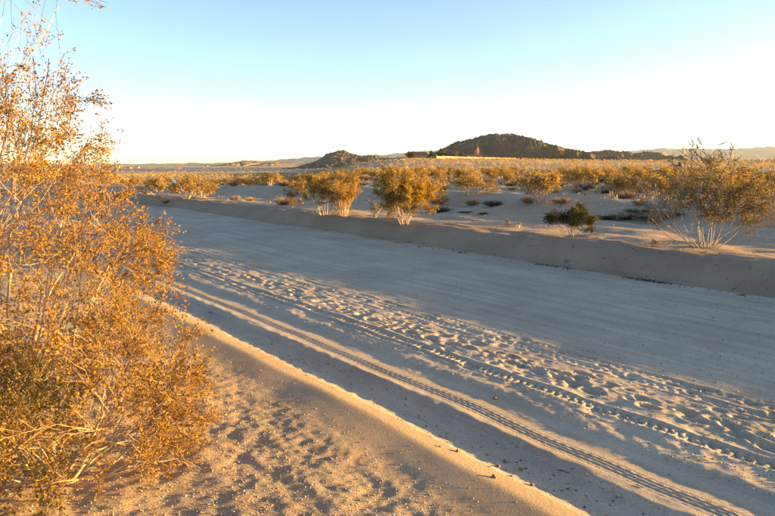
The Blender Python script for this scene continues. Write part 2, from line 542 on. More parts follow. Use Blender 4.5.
# ------------------------------------------------------------------ plants
def tubes(segs, sides=4):
    """segs: rows p0(3) p1(3) r0 r1 -> verts, faces"""
    S = np.asarray(segs, float)
    p0, p1, r0, r1 = S[:, 0:3], S[:, 3:6], S[:, 6], S[:, 7]
    d = p1 - p0
    d /= np.linalg.norm(d, axis=1, keepdims=True) + 1e-9
    ref = np.where(np.abs(d[:, 2:3]) > 0.9, np.array([[1.0, 0, 0]]), np.array([[0, 0, 1.0]]))
    a = np.cross(d, ref)
    a /= np.linalg.norm(a, axis=1, keepdims=True) + 1e-9
    b = np.cross(d, a)
    n = len(S)
    V = np.zeros((n, 2 * sides, 3))
    for k in range(sides):
        t = 2 * np.pi * k / sides
        off = a * math.cos(t) + b * math.sin(t)
        V[:, k] = p0 + off * r0[:, None]
        V[:, sides + k] = p1 + off * r1[:, None]
    F = []
    for k in range(sides):
        k2 = (k + 1) % sides
        F.append([k, k2, sides + k2, sides + k])
    F = np.array(F)
    faces = (np.arange(n)[:, None, None] * 2 * sides + F[None]).reshape(-1, 4)
    return V.reshape(-1, 3), faces, n, sides


def leaves(C, D, size, rng, width=0.5, flop=0.6):
    """one folded-over leaf blade (a rhombus) per row"""
    n = len(C)
    D = D + rng.normal(0, flop, (n, 3))
    D /= np.linalg.norm(D, axis=1, keepdims=True) + 1e-9
    N = rng.normal(0, 1, (n, 3))
    S = np.cross(D, N)
    S /= np.linalg.norm(S, axis=1, keepdims=True) + 1e-9
    sz = (size * rng.uniform(0.65, 1.35, n))[:, None]
    up = np.cross(S, D)
    V = np.stack([C, C + D * sz * 0.55 + S * sz * width * 0.5 + up * sz * 0.1, C + D * sz, C + D * sz * 0.5 - S * sz * width * 0.5 + up * sz * 0.1], 1)
    F = (np.arange(n)[:, None] * 4 + np.arange(4)[None])
    return V.reshape(-1, 3), F


def grow(rng, stems, H, spread, depth=3, seglen=0.10, wob=0.16, rbase=0.012, kids=(3, 5), up=0.05, base_r=0.08, len_jit=0.25, bare=0.45, child_ratio=(0.35, 0.6), ang=(20, 48), env=None):
    """stems: list of (azimuth deg, tilt deg from vertical, length factor) or a count. Returns segments and twig points"""
    segs, tips = [], []

    def branch(p, d, L, r, lev):
        if env is not None:
            t = 0.1
            while t < L and env(p + (d + np.array([0, 0, up * 2])) * t, rng):
                t += 0.05
            L = max(t, 0.08)
        n = max(3, int(L / seglen))
        st = L / n
        pts = [p.copy()]
        nk = rng.randint(kids[0], kids[1] + 1) if lev < depth else 0
        lo = bare if lev == 0 else 0.15
        spots = np.sort(rng.uniform(lo, 0.98, nk)) * n
        si = 0
        for i in range(n):
            d = d + rng.normal(0, wob, 3) * 0.55
            d[2] += up
            d /= np.linalg.norm(d)
            q = p + d * st
            ra, rb = r * (1 - 0.72 * i / n), r * (1 - 0.72 * (i + 1) / n)
            segs.append((*p, *q, ra, rb))
            if lev >= depth - 1:
                tips.append((*q, *d, lev, (i + 1) / n))
            p = q
            while si < nk and spots[si] <= i + 1:
                t = math.radians(rng.uniform(*ang))
                ax = np.cross(d, rng.normal(0, 1, 3))
                ax /= np.linalg.norm(ax)
                dd = d * math.cos(t) + ax * math.sin(t)
                branch(p, dd, L * rng.uniform(*child_ratio) * (1.1 - 0.35 * spots[si] / n), rb * 0.72, lev + 1)
                si += 1
    if isinstance(stems, int):
        ss = []
        for k in range(stems):
            ss.append((360.0 * (k + rng.uniform(0, 0.8)) / stems, abs(rng.normal(0, 1)) * 0 + rng.uniform(0.15, 1.0) * spread, 1.0))
        stems = ss
    for az, ti, lf in stems:
        a, t = math.radians(az), math.radians(ti)
        d = np.array([math.cos(a) * math.sin(t), math.sin(a) * math.sin(t), math.cos(t)])
        p = np.array([math.cos(a) * base_r * rng.uniform(.2, 1), math.sin(a) * base_r * rng.uniform(.2, 1), -0.06])
        L = H * lf * rng.uniform(1 - len_jit, 1.0)
        branch(p, d, L, rbase * rng.uniform(0.75, 1.15), 0)
    return np.array(segs), np.array(tips)


def leaf_points(rng, tips, per, minlev=0.0, spread=0.02, zmin=None, keep=None):
    T = tips[tips[:, 7] > minlev]
    if keep is not None:
        T = T[keep(T)]
    T = np.repeat(T, per, axis=0)
    C = T[:, :3] + rng.normal(0, spread, (len(T), 3))
    return C, T[:, 3:6]


def plant_meshes(name, segs, C, D, lsize, rng, sides=4, width=0.5, min_r=0.0):
    s = segs.copy()
    s[:, 6:8] = np.maximum(s[:, 6:8], min_r)
    V, F, n, sd = tubes(s, sides)
    bm = new_mesh(name + '_branches', V, F, False)
    tint = np.clip(0.10 + 0.6 * np.clip(segs[:, 6] / 0.0065, 0, 1) + 0.28 * rng.rand(n), 0, 1)      # thin twigs are browner than old stems
    set_tint(bm, tint, sd)
    lm = None
    if len(C):
        LV, LF = leaves(C, D, lsize, rng, width)
        lm = new_mesh(name + '_leaves', LV, LF, False)
        cl = 0.5 + 0.35 * fbm(C[:, 0] * 6 + C[:, 2] * 3, C[:, 1] * 6 + C[:, 2] * 4, 2, 77) + rng.normal(0, 0.2, len(C))
        set_tint(lm, np.clip(cl, 0, 1), 1)
    return bm, lm


def plant(name, label, cat, loc, bm, lm, bark, leafm, group=None, rz=0.0, sc=1.0):
    root = add(name, None)
    root.location = loc
    root.rotation_euler = (0, 0, rz)
    root.scale = (sc, sc, sc)
    root.empty_display_size = 0.2
    tag(root, label, cat, group)
    add('branches', bm, bark, root)
    if lm is not None:
        add('foliage', lm, leafm, root)
    return root


# --- the tall shrub leaning in at the left
rng = np.random.RandomState(21)
bx, by = -2.72, 3.75
stems = []
for az, ti, lf in ((20, 8, 1.3), (75, 14, 1.35), (140, 16, 1.25), (-30, 20, 1.25), (10, 26, 1.2), (45, 22, 1.25), (-60, 30, 1.1), (-15, 42, 1.0), (30, 45, 1.0), (65, 40, 1.05),
                   (100, 30, 1.1), (-45, 54, .9), (0, 60, .9), (40, 62, .85), (-90, 34, 1.0), (300, 16, 1.25), (110, 20, 1.25), (0, 15, 1.3), (60, 58, .95), (-70, 12, 1.3), (35, 14, 1.35),
                   (-20, 8, 1.35), (15, 34, 1.15), (-40, 38, 1.05), (50, 34, 1.15), (5, 50, .95), (180, 25, 1.1), (230, 25, 1.1)):
    stems.append((az + rng.uniform(-8, 8), ti + rng.uniform(-4, 4), lf))
segs, tips = grow(rng, stems, 2.2, 40, depth=3, seglen=0.085, wob=0.14, rbase=0.0105, kids=(4, 6), up=0.026, base_r=0.30, bare=0.28, len_jit=0.12,
                  env=lambda q, r: math.hypot(q[0], q[1]) < np.interp(q[2], [0, .3, .6, 1.2, 1.7, 2.3, 3], [1.35, 1.35, 1.26, 1.08, .80, .68, .6]))
keepp = lambda T: rng.rand(len(T)) < np.where(T[:, 2] > 1.75, np.clip(0.85 - (T[:, 2] - 1.75) * 1.0, 0.35, 1), 0.35 + 0.55 * (fbm(T[:, 0] * 4.5 + T[:, 2] * 2, T[:, 1] * 4.5 - T[:, 2] * 3, 2, 66) > -0.15))
C, D = leaf_points(rng, tips, 5, 0.1, 0.011, keep=keepp)
print('tall shrub', len(segs), len(C))
bm, lm = plant_meshes('tall_creosote', segs, C, D, 0.0165, rng, 3, 0.60, 0.0011)
plant('creosote_bush', 'tall golden creosote bush with bare upper stems on the gravel shoulder', 'bush', (bx, by, gz(bx, by)), bm, lm, M_BARK, M_LEAF_GOLD)

def low_plant(seed, x, y, size, reach, label, leafm, per):
    rng = np.random.RandomState(seed)
    stems = [(a + rng.uniform(-10, 10), t, l) for a, t, l in ((20, 45, 1.0), (45, 58, 1.1), (60, 36, 1.0), (0, 52, 1.0), (75, 62, 1.0), (30, 66, 1.1), (100, 48, 1.0), (130, 36, .9), (-30, 40, .9), (50, 24, 1.0),
                                                              (170, 45, .9), (230, 40, .8), (90, 26, 1.0), (15, 70, 1.0), (-10, 62, 1.0), (-25, 70, .9), (5, 34, .95), (-60, 56, .9), (150, 60, .9))]
    segs, tips = grow(rng, stems, size, 40, depth=3, seglen=0.06, wob=0.18, rbase=0.0095, kids=(4, 5), up=0.03, base_r=0.14, bare=0.22,
                      env=lambda q, r: math.hypot(q[0], q[1]) < reach and q[2] < size)
    C, D = leaf_points(rng, tips, per, 0.1, 0.011, keep=lambda T: rng.rand(len(T)) < 0.25 + 0.75 * (fbm(T[:, 0] * 6 + T[:, 2] * 2, T[:, 1] * 6 - T[:, 2] * 3, 2, 67) > -0.1))
    bm, lm = plant_meshes('low_creosote', segs, C, D, 0.0150, rng, 3, 0.60, 0.0011)
    plant('creosote_bush', label, 'bush', (x, y, gz(x, y)), bm, lm, M_BARK, leafm)


low_plant(5, -1.72, 2.88, 0.80, 0.66, 'low sprawling orange-leaved bush in front of the tall creosote on gravel', M_LEAF_GOLD, 5)
low_plant(8, -2.12, 2.55, 0.62, 0.62, 'low dark olive bush beside the sprawling orange-leaved bush on gravel', M_LEAF_OLIVE, 4)


# --- mid-distance shrubs along the top of the bank, each grown for its own place
def mid_creosote(seed, px, py, h_px, label, nst, spread, leafm, bark, per=4, lsize=0.028, kids=(4, 5), stems=None, keep=None, bare=0.35, lean=0.0, xyz=None, H=None, depth=3, minr=0.004, name='creosote_bush', wob=0.21):
    rng = np.random.RandomState(seed)
    x, y, z = xyz if xyz else ground_at(px, py)
    if H is None:
        H = h_px / F_PX * math.hypot(y, CAM_H) * 1.0
    segs, tips = grow(rng, stems or nst, 1.0, spread, depth=depth, seglen=0.075, wob=wob, rbase=0.0095, kids=kids, up=0.03, base_r=0.10, bare=bare)
    k = H / np.percentile(tips[:, 2], 99)
    segs[:, :6] *= k
    tips[:, :3] *= k
    C, D = leaf_points(rng, tips, per, 0.05, 0.03, keep=(lambda T: keep(T, rng)) if keep else None)
    bm, lm = plant_meshes('creosote', segs, C, D, lsize, rng, 4, 0.6, minr)
    print(label, round(x, 1), round(y, 1), 'H', round(H, 2), len(segs), len(C))
    return plant(name, label, 'bush', (x, y, z), bm, lm, bark, leafm)


mid_creosote(31, 405, 226, 55, 'full golden creosote bush with pale stems on top of the road bank', 13, 35, M_LEAF_YELLOW, M_BARK, per=4, lsize=0.032, bare=0.2, kids=(5, 6), wob=0.18)
mid_creosote(32, 325, 215, 40, 'golden creosote bush with forked pale stem beside a twin bush on bank', [(180, 30, .9), (150, 15, 1), (200, 42, .9), (20, 15, 1), (90, 20, 1), (340, 30, .9), (250, 22, .9)], 40, M_LEAF_YELLOW, M_BARK, per=3, lsize=0.033, bare=0.14)
mid_creosote(33, 344, 216, 42, 'loose golden creosote bush with many thin stems, left of the dead white shrub', 9, 36, M_LEAF_YELLOW, M_BARK, per=3, lsize=0.033, bare=0.14)
M_LEAF_DARK = attr_ramp_material('creosote_leaf_dark_olive', [
    (0.0, (0.04, 0.042, 0.010)), (0.5, (0.09, 0.082, 0.018)), (1.0, (0.17, 0.14, 0.03))], 0.25)
mid_creosote(34, 572, 237, 31, 'small dark green bush with single stem on the shaded road bank', [(90, 4, 1.0), (175, 40, 1.0), (5, 42, 1.0), (165, 20, 1.0), (15, 22, 1.0), (270, 28, .85), (100, 14, 1.0)], 30,
             M_LEAF_DARK, M_BARK_GREY, per=4, lsize=0.030, kids=(4, 5), bare=0.28, wob=0.12)
st = [(165, 55, 1.25), (175, 68, 1.2), (150, 62, 1.15), (190, 48, 1.1), (160, 30, 1.2), (120, 20, 1.3), (60, 14, 1.35), (10, 22, 1.35), (340, 34, 1.2), (355, 46, 1.15), (20, 40, 1.1), (90, 30, 1.1),
      (200, 25, 1.1), (250, 30, 1.0), (290, 24, 1.1), (320, 20, 1.2), (0, 8, 1.35), (230, 42, .9), (310, 45, .9), (140, 40, 1.0), (100, 8, 1.4), (350, 56, 1.1)]
mid_creosote(35, 706, 248, 100, 'large straggly bush with sparse leaves and bare grey branches above the bank', 0, 40, M_LEAF_OLIVE, M_BARK_GREY, per=3, lsize=0.027, stems=st, kids=(3, 5), bare=0.35,
             keep=lambda T, r: (r.rand(len(T)) < np.clip(1.3 - 0.5 * T[:, 2], 0.10, 1)) & ~((T[:, 0] < -0.55) & (r.rand(len(T)) < 0.85)), minr=0.005)
# the neighbour whose shade lies over the small green bush
mid_creosote(36, 0, 0, 0, 'olive creosote bush farther along the bank top past the straggly bush', 11, 44, M_LEAF_OLIVE, M_BARK_GREY, per=4, lsize=0.03, xyz=(11.2, 11.5, gz(11.2, 11.5)), H=1.5)


def bare_shrub(seed, px, py, h_px, label, mat, nst=7, spread=40, kids=(3, 4), depth=3, name='dead_shrub', minr=0.0045):
    rng = np.random.RandomState(seed)
    x, y, z = ground_at(px, py)
    H = h_px / F_PX * y
    segs, tips = grow(rng, nst, 1.0, spread, depth=depth, seglen=0.09, wob=0.2, rbase=0.011, kids=kids, up=0.03, base_r=0.05, bare=0.2)
    k = H / np.percentile(tips[:, 2], 98)
    segs[:, :6] *= k
    bm, _ = plant_meshes(name, segs, [], [], 0.02, rng, 4, 0.5, minr)
    root = add(name, None)
    root.location = (x, y, z)
    tag(root, label, 'shrub')
    add('branches', bm, mat, root)
    return root


bare_shrub(41, 375, 218, 17, 'leafless white dead shrub between two golden bushes on the bank', M_BARK)
bare_shrub(42, 508, 227, 8, 'small dry pale twig clump on sunlit streak of the bank top', M_STRAW, 6, 30)
bare_shrub(43, 519, 228, 6, 'tiny dry pale twig clump beside a slightly larger one on bank', M_STRAW, 5, 40)


# --- dome-shaped straw-coloured clumps
def straw_mesh(seed, n=520, R=0.5, H=0.5, blade=0.018):
    rng = np.random.RandomState(seed)
    az = rng.rand(n) * 2 * np.pi
    ti = np.sqrt(rng.rand(n)) * 1.35
    L = rng.uniform(0.65, 1.0, n)
    d = np.stack([np.cos(az) * np.sin(ti) * R, np.sin(az) * np.sin(ti) * R, np.cos(ti) * H + 0.05], -1) * L[:, None]
    b = np.stack([np.cos(az), np.sin(az), 0 * az], -1) * (0.25 * R * rng.rand(n))[:, None]
    mid = b + d * 0.55 + rng.normal(0, 0.03 * R, (n, 3)) + np.array([0, 0, 0.05 * H])
    tip = b + d + rng.normal(0, 0.05 * R, (n, 3))
    b[:, 2] = -0.03
    S = np.concatenate([np.concatenate([b, mid, np.full((n, 1), blade * .5), np.full((n, 1), blade * .4)], 1),
                        np.concatenate([mid, tip, np.full((n, 1), blade * .4), np.full((n, 1), blade * .15)], 1)])
    V, F, m, sd = tubes(S, 3)
    me = new_mesh('straw_clump', V, F, False)
    set_tint(me, np.clip(rng.normal(0.5, 0.25, m), 0, 1), sd)
    return me


straw = [straw_mesh(60 + k, 420, 0.5, 0.42 + 0.08 * k) for k in range(3)]
for me in straw:
    me.materials.append(M_STRAW)
darkc = [straw_mesh(70 + k, 300, 0.55, 0.25 + 0.06 * k, 0.016) for k in range(2)]
for me in darkc:
    me.materials.append(M_DARKTWIG)


def clump(name, me, px, py, w_px, label, cat, squash=1.0, group=None, seed=0):
    x, y, z = ground_at(px, py)
    s = w_px / F_PX * y
    o = add(name, me)
    o.location = (x, y, z)
    o.scale = (s, s, s * squash)
    o.rotation_euler = (0, 0, seed * 1.7)
    return tag(o, label, cat, group)


clump('straw_clump', straw[0], 285, 205, 24, 'widest pale straw clump on the bare ground behind the bank', 'grass clump', 0.9)
clump('straw_clump', straw[1], 236, 200, 12, 'small rounded straw clump beside a similar one on bare ground', 'grass clump', 0.8, 'twin straw clumps', 1)
clump('straw_clump', straw[2], 250, 201, 12, 'small rounded straw clump beside a similar one on bare ground', 'grass clump', 0.6, 'twin straw clumps', 2)
clump('straw_clump', straw[1], 166, 203, 12, 'yellow straw clump on the crest of the bank by the far bend', 'grass clump', 0.6, None, 3)
clump('straw_clump', straw[2], 438, 204, 26, 'pale straw clump behind the full golden creosote bush', 'grass clump', 0.8, None, 4)
clump('straw_clump', straw[0], 472, 205, 18, 'pale straw clump next to the wide dark patch of twigs', 'grass clump', 0.9, None, 5)
clump('straw_clump', straw[1], 561, 203, 22, 'pale straw clump at the foot of the large golden plain bush', 'grass clump', 0.6, None, 6)
clump('straw_clump', straw[2], 577, 193, 14, 'rounded straw clump on pale ground behind the large plain bush', 'grass clump', 0.8, None, 7)
clump('straw_clump', straw[0], 640, 205, 18, 'straw clump behind the long dark brush heap', 'grass clump', 0.8, None, 8)
clump('straw_clump', straw[1], 528, 203, 18, 'straw clump tucked under the large golden plain bush', 'grass clump', 0.8, None, 9)
clump('dark_brush', darkc[0], 438, 212, 26, 'dark shaded brush patch right behind the full golden bush', 'brush', 0.9, None, 1)
clump('dark_brush', darkc[1], 493, 206, 22, 'dark twiggy brush beside the pale straw clump on second berm', 'brush', 0.9, None, 2)
clump('dark_brush', darkc[0], 466, 213, 16, 'flat dark brush scrap on shaded ground behind the bank', 'brush', 0.5, 'flat dark brush scraps', 3)
clump('dark_brush', darkc[1], 483, 214, 12, 'flat dark brush scrap on shaded ground behind the bank', 'brush', 0.5, 'flat dark brush scraps', 4)
clump('dark_brush', darkc[0], 607, 193, 26, 'dark low shrub with straw tufts on the pale plain', 'brush', 0.5, None, 5)
for k, (px, py, w) in enumerate(((605, 219, 30), (627, 219, 34), (652, 220, 32), (640, 214, 34), (668, 216, 34))):
    clump('dark_brush', darkc[k % 2], px, py, w, 'dark dead brush in the long heap at the second berm', 'brush', 0.55, 'dead brush heap at second berm', k)

# --- shrubs of the plain
NV = 7
plain_b, plain_l = [], []
for k in range(NV):
    rng = np.random.RandomState(100 + k)
    segs, tips = grow(rng, 8, 1.0, 34 + 3 * k, depth=2, seglen=0.12, wob=0.16, rbase=0.018, kids=(4, 5), up=0.04, base_r=0.12, bare=0.25)
    kk = 1.0 / np.percentile(tips[:, 2], 98)
    segs[:, :6] *= kk
    tips[:, :3] *= kk
    C, D = leaf_points(rng, tips, 4 if k < 5 else 2, 0.05, 0.045)
    bm, lm = plant_meshes('plain_creosote', segs, C, D, 0.058, rng, 3, 0.6, 0.007)
    bm.materials.append(M_BARK)
    lm.materials.append(M_LEAF_PLAIN if k < 5 else M_LEAF_OLIVE)
    plain_b.append(bm)
    plain_l.append(lm)


def join_two(name, a, b):
    """branches and leaves of a shrub too small to show parts, one mesh with two materials"""
    va, vb = [np.zeros(len(m.vertices) * 3, np.float32) for m in (a, b)]
    a.vertices.foreach_get('co', va)
    b.vertices.foreach_get('co', vb)
    fa, fb = [np.zeros(len(m.loops), np.int32) for m in (a, b)]
    a.loops.foreach_get('vertex_index', fa)
    b.loops.foreach_get('vertex_index', fb)
    ta, tb = [np.zeros(len(m.polygons), np.float32) for m in (a, b)]
    a.attributes['tint'].data.foreach_get('value', ta)
    b.attributes['tint'].data.foreach_get('value', tb)
    me = new_mesh(name, np.concatenate([va, vb]).reshape(-1, 3), np.concatenate([fa.reshape(-1, 4), fb.reshape(-1, 4) + len(a.vertices)]), False)
    set_tint(me, np.concatenate([ta, tb]), 1)
    me.polygons.foreach_set('material_index', np.concatenate([np.zeros(len(ta), np.int32), np.ones(len(tb), np.int32)]))
    me.materials.append(a.materials[0])
    me.materials.append(b.materials[0])
    return me


plain_j = [join_two('plain_creosote', a, b) for a, b in zip(plain_b, plain_l)]


def plain_bush(k, x, y, s, label, group=None, rz=0.0, parts=True, sx=1.0):
    z = gz(x, y)
    if parts:
        o = plant('creosote_bush', label, 'bush', (x, y, z), plain_b[k], plain_l[k], None, None, group, rz)
    else:
        o = add('creosote_bush', plain_j[k])
        o.location = (x, y, z)
        o.rotation_euler = (0, 0, rz)
        tag(o, label, 'bush', group)
    o.scale = (s * sx, s * sx, s)
    return o


placed = []


def placed_bush(k, px, py, h_px, label, sx=1.2, group=None):
    x, y, z = ground_at(px, py)
    s = h_px / F_PX * y
    placed.append((x, y))
    return plain_bush(k, x, y, s, label, group, k * 1.3 + px, True, sx)


placed_bush(0, 540, 204, 30, 'large golden creosote bush on the second berm with straw clumps at its foot', 1.35)
placed_bush(1, 160, 197, 20, 'golden creosote bush behind the bank near the white board', 1.4)
placed_bush(2, 186, 199, 22, 'broad golden creosote bush at the bank where the ground opens', 1.5)
placed_bush(3, 202, 198, 17, 'orange creosote bush edging the bare ground behind the bank', 1.5)
placed_bush(4, 468, 196, 22, 'golden creosote bush behind the pale straw clump on second berm', 1.4)
placed_bush(0, 300, 196, 14, 'golden bush behind the widest straw clump', 1.5)
placed_bush(5, 742, 222, 45, 'brown creosote bush behind the straggly bush, at the plain edge', 1.3)
placed_bush(1, 620, 196, 20, 'golden creosote bush on the plain behind the dead brush heap', 1.6)
placed_bush(2, 660, 198, 22, 'golden creosote bush at the plain edge behind the bare branches', 1.5)

rs = np.random.RandomState(77)
pts = []
grid = {}
tries = 0
while len(pts) < 300 and tries < 40000:
    tries += 1
    az = math.radians(rs.uniform(-41, 40))
    d = math.sqrt(rs.uniform(23 ** 2, 84 ** 2))
    x, y = d * math.sin(az), d * math.cos(az)
    u, v = uv_of(x, y)
    if v < 19.5 or (v < 24 and rs.rand() < 0.5):
        continue
    if any((x - a) ** 2 + (y - b) ** 2 < 3.2 for a, b in pts) or any((x - a) ** 2 + (y - b) ** 2 < 3.0 for a, b in placed):
        continue
    if perlin(x / 17, y / 17, 88) < -0.30:
        continue
    pts.append((x, y))
def where(x, y):
    u, v = uv_of(x, y)
    az = math.degrees(math.atan2(x, y))
    if v < 25:
        return 'just behind the second sandy berm'
    if az < -9:
        return 'on the flat plain toward the tan hill'
    if az < 13:
        return 'on the slope below the garden wall'
    return 'on the plain below the dark rocky hill'


small = []
tries = 0
while len(small) < 190 and tries < 20000:
    tries += 1
    az = math.radians(rs.uniform(-41, 40))
    d = math.sqrt(rs.uniform(20 ** 2, 58 ** 2))
    x, y = d * math.sin(az), d * math.cos(az)
    u, v = uv_of(x, y)
    if v < 17.6 or any((x - a) ** 2 + (y - b) ** 2 < 0.7 for a, b in small + placed):
        continue
    small.append((x, y))
pts = pts + small
for i_, (x, y) in enumerate(pts):
    d = math.hypot(x, y)
    r = rs.rand()
    if i_ >= 300 and r > 0.72:
        o = add('dark_brush', darkc[rs.randint(2)])
        s = rs.uniform(0.5, 1.1)
        o.location = (x, y, gz(x, y))
        o.scale = (s, s, s * 1.2)
        o.rotation_euler = (0, 0, rs.rand() * 6)
        w_ = where(x, y)
        tag(o, 'low brown twiggy shrub ' + w_, 'brush', 'brown twiggy shrubs ' + w_)
    elif r < 0.12 or i_ >= 300:
        o = add('straw_clump', straw[rs.randint(3)])
        s = rs.uniform(0.4, 1.05)
        o.location = (x, y, gz(x, y))
        o.scale = (s * 1.2, s * 1.2, s)
        o.rotation_euler = (0, 0, rs.rand() * 6)
        w_ = ('small ' if s < 0.72 else 'wide ') + 'pale straw clump ' + where(x, y)
        tag(o, w_, 'grass clump', w_)
    else:
        k = rs.randint(NV)
        s = rs.uniform(0.5, 1.08)
        w_ = ('small ' if s < 0.70 else 'tall ' if s > 0.90 else 'mid-sized ') + ('golden' if k < 5 else 'olive brown') + ' creosote bush ' + where(x, y)
        plain_bush(k, x, y, s, w_, w_, rs.rand() * 6.3, d < 45, rs.uniform(1.15, 1.6))

# --- farther scrub, too many to count: one mass of leaf clumps
def far_scrub(n, d0, d1, seed, per, lsize, big=1.0):
    r = np.random.RandomState(seed)
    az = np.radians(r.uniform(-43, 42, n))
    d = np.sqrt(r.uniform(d0 ** 2, d1 ** 2, n))
    x, y = d * np.sin(az), d * np.cos(az)
    u, v = uv_of(x, y)
    ok = (v > 20) & (perlin(x / 35, y / 35, 89) > -0.35)
    x, y, d, u, v = x[ok], y[ok], d[ok], u[ok], v[ok]
    z = height(u, v, False)
    n = len(x)
    H = r.uniform(0.35, 0.95, n) * big
    W = H * r.uniform(0.6, 1.0, n)
    q = r.normal(0, 1, (n, per, 3))
    q /= np.linalg.norm(q, axis=2, keepdims=True)
    q *= r.rand(n, per, 1) ** 0.4
    cz = np.abs(q[..., 2])
    C = np.stack([x[:, None] + q[..., 0] * W[:, None] * (0.45 + 0.55 * cz), y[:, None] + q[..., 1] * W[:, None] * (0.45 + 0.55 * cz), z[:, None] + 0.08 + cz * H[:, None]], -1)
    D = np.stack([q[..., 0] * .5, q[..., 1] * .5, np.ones_like(cz)], -1)
    V, F = leaves(C.reshape(-1, 3), D.reshape(-1, 3), lsize, r, 0.7)
    me = new_mesh('scrub', V, F, False)
    base = np.repeat(r.normal(0.55, 0.2, n), per) + r.normal(0, 0.15, n * per)
    set_tint(me, np.clip(base, 0, 1), 1)
    return me


tag(add('desert_scrub', far_scrub(4300, 82, 270, 5, 26, 0.19), M_SCRUB), 'golden desert scrub massed across the middle of the plain', 'scrub', kind='stuff')
tag(add('desert_scrub', far_scrub(11000, 260, 720, 6, 11, 0.42), M_SCRUB), 'thin golden scrub spread over the far plain', 'scrub', kind='stuff')
tag(add('desert_scrub', far_scrub(14000, 700, 2700, 7, 5, 1.05, 1.7), M_SCRUB), 'tan scrub haze along the flat horizon below the tan hill', 'scrub', kind='stuff')


def grass_cover(n, v0, d0, d1, seed, per, size, patch):
    r = np.random.RandomState(seed)
    az = np.radians(r.uniform(-44, 42, n))
    d = np.sqrt(r.uniform(d0 ** 2, d1 ** 2, n))
    x, y = d * np.sin(az), d * np.cos(az)
    u, v = uv_of(x, y)
    ok = (v > v0) & (perlin(x / 6, y / 6, 90) > patch)
    x, y, u, v = x[ok], y[ok], u[ok], v[ok]
    z = height(u, v, False)
    n = len(x)
    C = np.repeat(np.stack([x, y, z - 0.005], -1), per, axis=0) + r.normal(0, 0.05, (n * per, 3)) * np.array([1, 1, 0])
    D = np.tile(np.array([0, 0, 1.0]), (n * per, 1))
    V, F = leaves(C, D, size, r, 0.22, 0.4)
    me = new_mesh('dry_grass', V, F, False)
    set_tint(me, np.clip(np.repeat(r.normal(0.5, 0.25, n), per) + r.normal(0, 0.1, n * per), 0, 1), 1)
    return me


tag(add('dry_grass', grass_cover(15000, 17.4, 19, 95, 15, 6, 0.16, -0.12), M_STRAW), 'thin dry grass strewn between the bushes of the plain', 'grass', kind='stuff')
tag(add('dry_grass', grass_cover(1500, 9.9, 9, 40, 16, 5, 0.08, 0.05), M_STRAW), 'short dry grass wisps on bare ground behind the bank', 'grass', kind='stuff')

# ------------------------------------------------------------------ house, garden wall, trees, poles
M_WALL = plain_mat('garden_wall_block', (0.46, 0.35, 0.22), 0.9, 0.5, 0.35)
M_STUCCO = plain_mat('house_stucco', (0.50, 0.38, 0.27), 0.9, 0.6)
M_ROOF = plain_mat('red_roof_tile', (0.26, 0.10, 0.06), 0.8, 2.0)
M_GLASS = plain_mat('window_glass', (0.03, 0.035, 0.04), 0.15, 2.0)
M_WOOD = plain_mat('weathered_pole_wood', (0.17, 0.115, 0.075), 0.9, 2.0)
M_WHITE = plain_mat('white_paint', (0.74, 0.72, 0.68), 0.7, 4.0, 0.06)


def box_arr(x0, x1, y0, y1, z0, z1):
    V = np.array([[x0, y0, z0], [x1, y0, z0], [x1, y1, z0], [x0, y1, z0], [x0, y0, z1], [x1, y0, z1], [x1, y1, z1], [x0, y1, z1]], float)
    F = np.array([[0, 3, 2, 1], [4, 5, 6, 7], [0, 1, 5, 4], [1, 2, 6, 5], [2, 3, 7, 6], [3, 0, 4, 7]])
    return V, F


def boxes(name, lst, mat, parent=None):
    Vs, Fs, n = [], [], 0
    for b in lst:
        V, F = box_arr(*b)
        Vs.append(V)
        Fs.append(F + n)
        n += 8
    return add(name, new_mesh(name, np.concatenate(Vs), np.concatenate(Fs), False), mat, parent)


def gable(name, x0, x1, y0, y1, z0, zr, mat, parent):
    ym = (y0 + y1) / 2
    V = [[x0, y0, z0], [x1, y0, z0], [x1, y1, z0], [x0, y1, z0], [x0 + 1.2, ym, zr], [x1 - 1.2, ym, zr], [x0, y0, z0 + .25], [x1, y0, z0 + .25], [x1, y1, z0 + .25], [x0, y1, z0 + .25]]
    F = [[0, 3, 2, 1], [6, 7, 5, 4], [8, 9, 4, 5], [9, 6, 4, 4], [7, 8, 5, 5], [0, 1, 7, 6], [1, 2, 8, 7], [2, 3, 9, 8], [3, 0, 6, 9]]
    me = bpy.data.meshes.new(name)
    me.from_pydata(V, [], [list(dict.fromkeys(f)) for f in F])
    return add(name, me, mat, parent)


def at_px(px, dist):
    x = (px - CX) / F_PX * dist
    return x, dist, gz(x, dist)


DH = 415.0
def house(px, dist, w, d, h, rh, label, nwin, roofm=None, wallm=None, zoff=-0.2):
    x, y, z = at_px(px, dist)
    root = add('house', None)
    root.location = (x, y, z + zoff)
    tag(root, label, 'house')
    boxes('wall', [(-w / 2, w / 2, 0, d, -1, h)], wallm or M_STUCCO, root)
    gable('roof', -w / 2 - .6, w / 2 + .6, -.6, d + .6, h + 0.003, h + rh, roofm or M_ROOF, root)
    for k in range(nwin):
        cx = -w / 2 + (k + 0.5) * w / nwin
        wd = boxes('window', [(cx - .8, cx + .8, -.06, .1, 0.9, 2.2)], M_GLASS, root)
        boxes('frame', [(cx - .9, cx + .9, -.10, -.065, 0.8, 0.9), (cx - .9, cx + .9, -.10, -.065, 2.2, 2.3)], M_WHITE, wd)
    boxes('door', [(w / 2 - 1.3, w / 2 - .3, -.05, .1, 0, 2.1)], M_WOOD, root)
    return root


house(419, DH, 11, 9, 3.2, 2.2, 'red roofed stucco house on the rise among green trees', 3)
house(473, DH + 30, 13, 8, 2.6, 1.6, 'low red roofed house behind the long pale garden wall', 3)
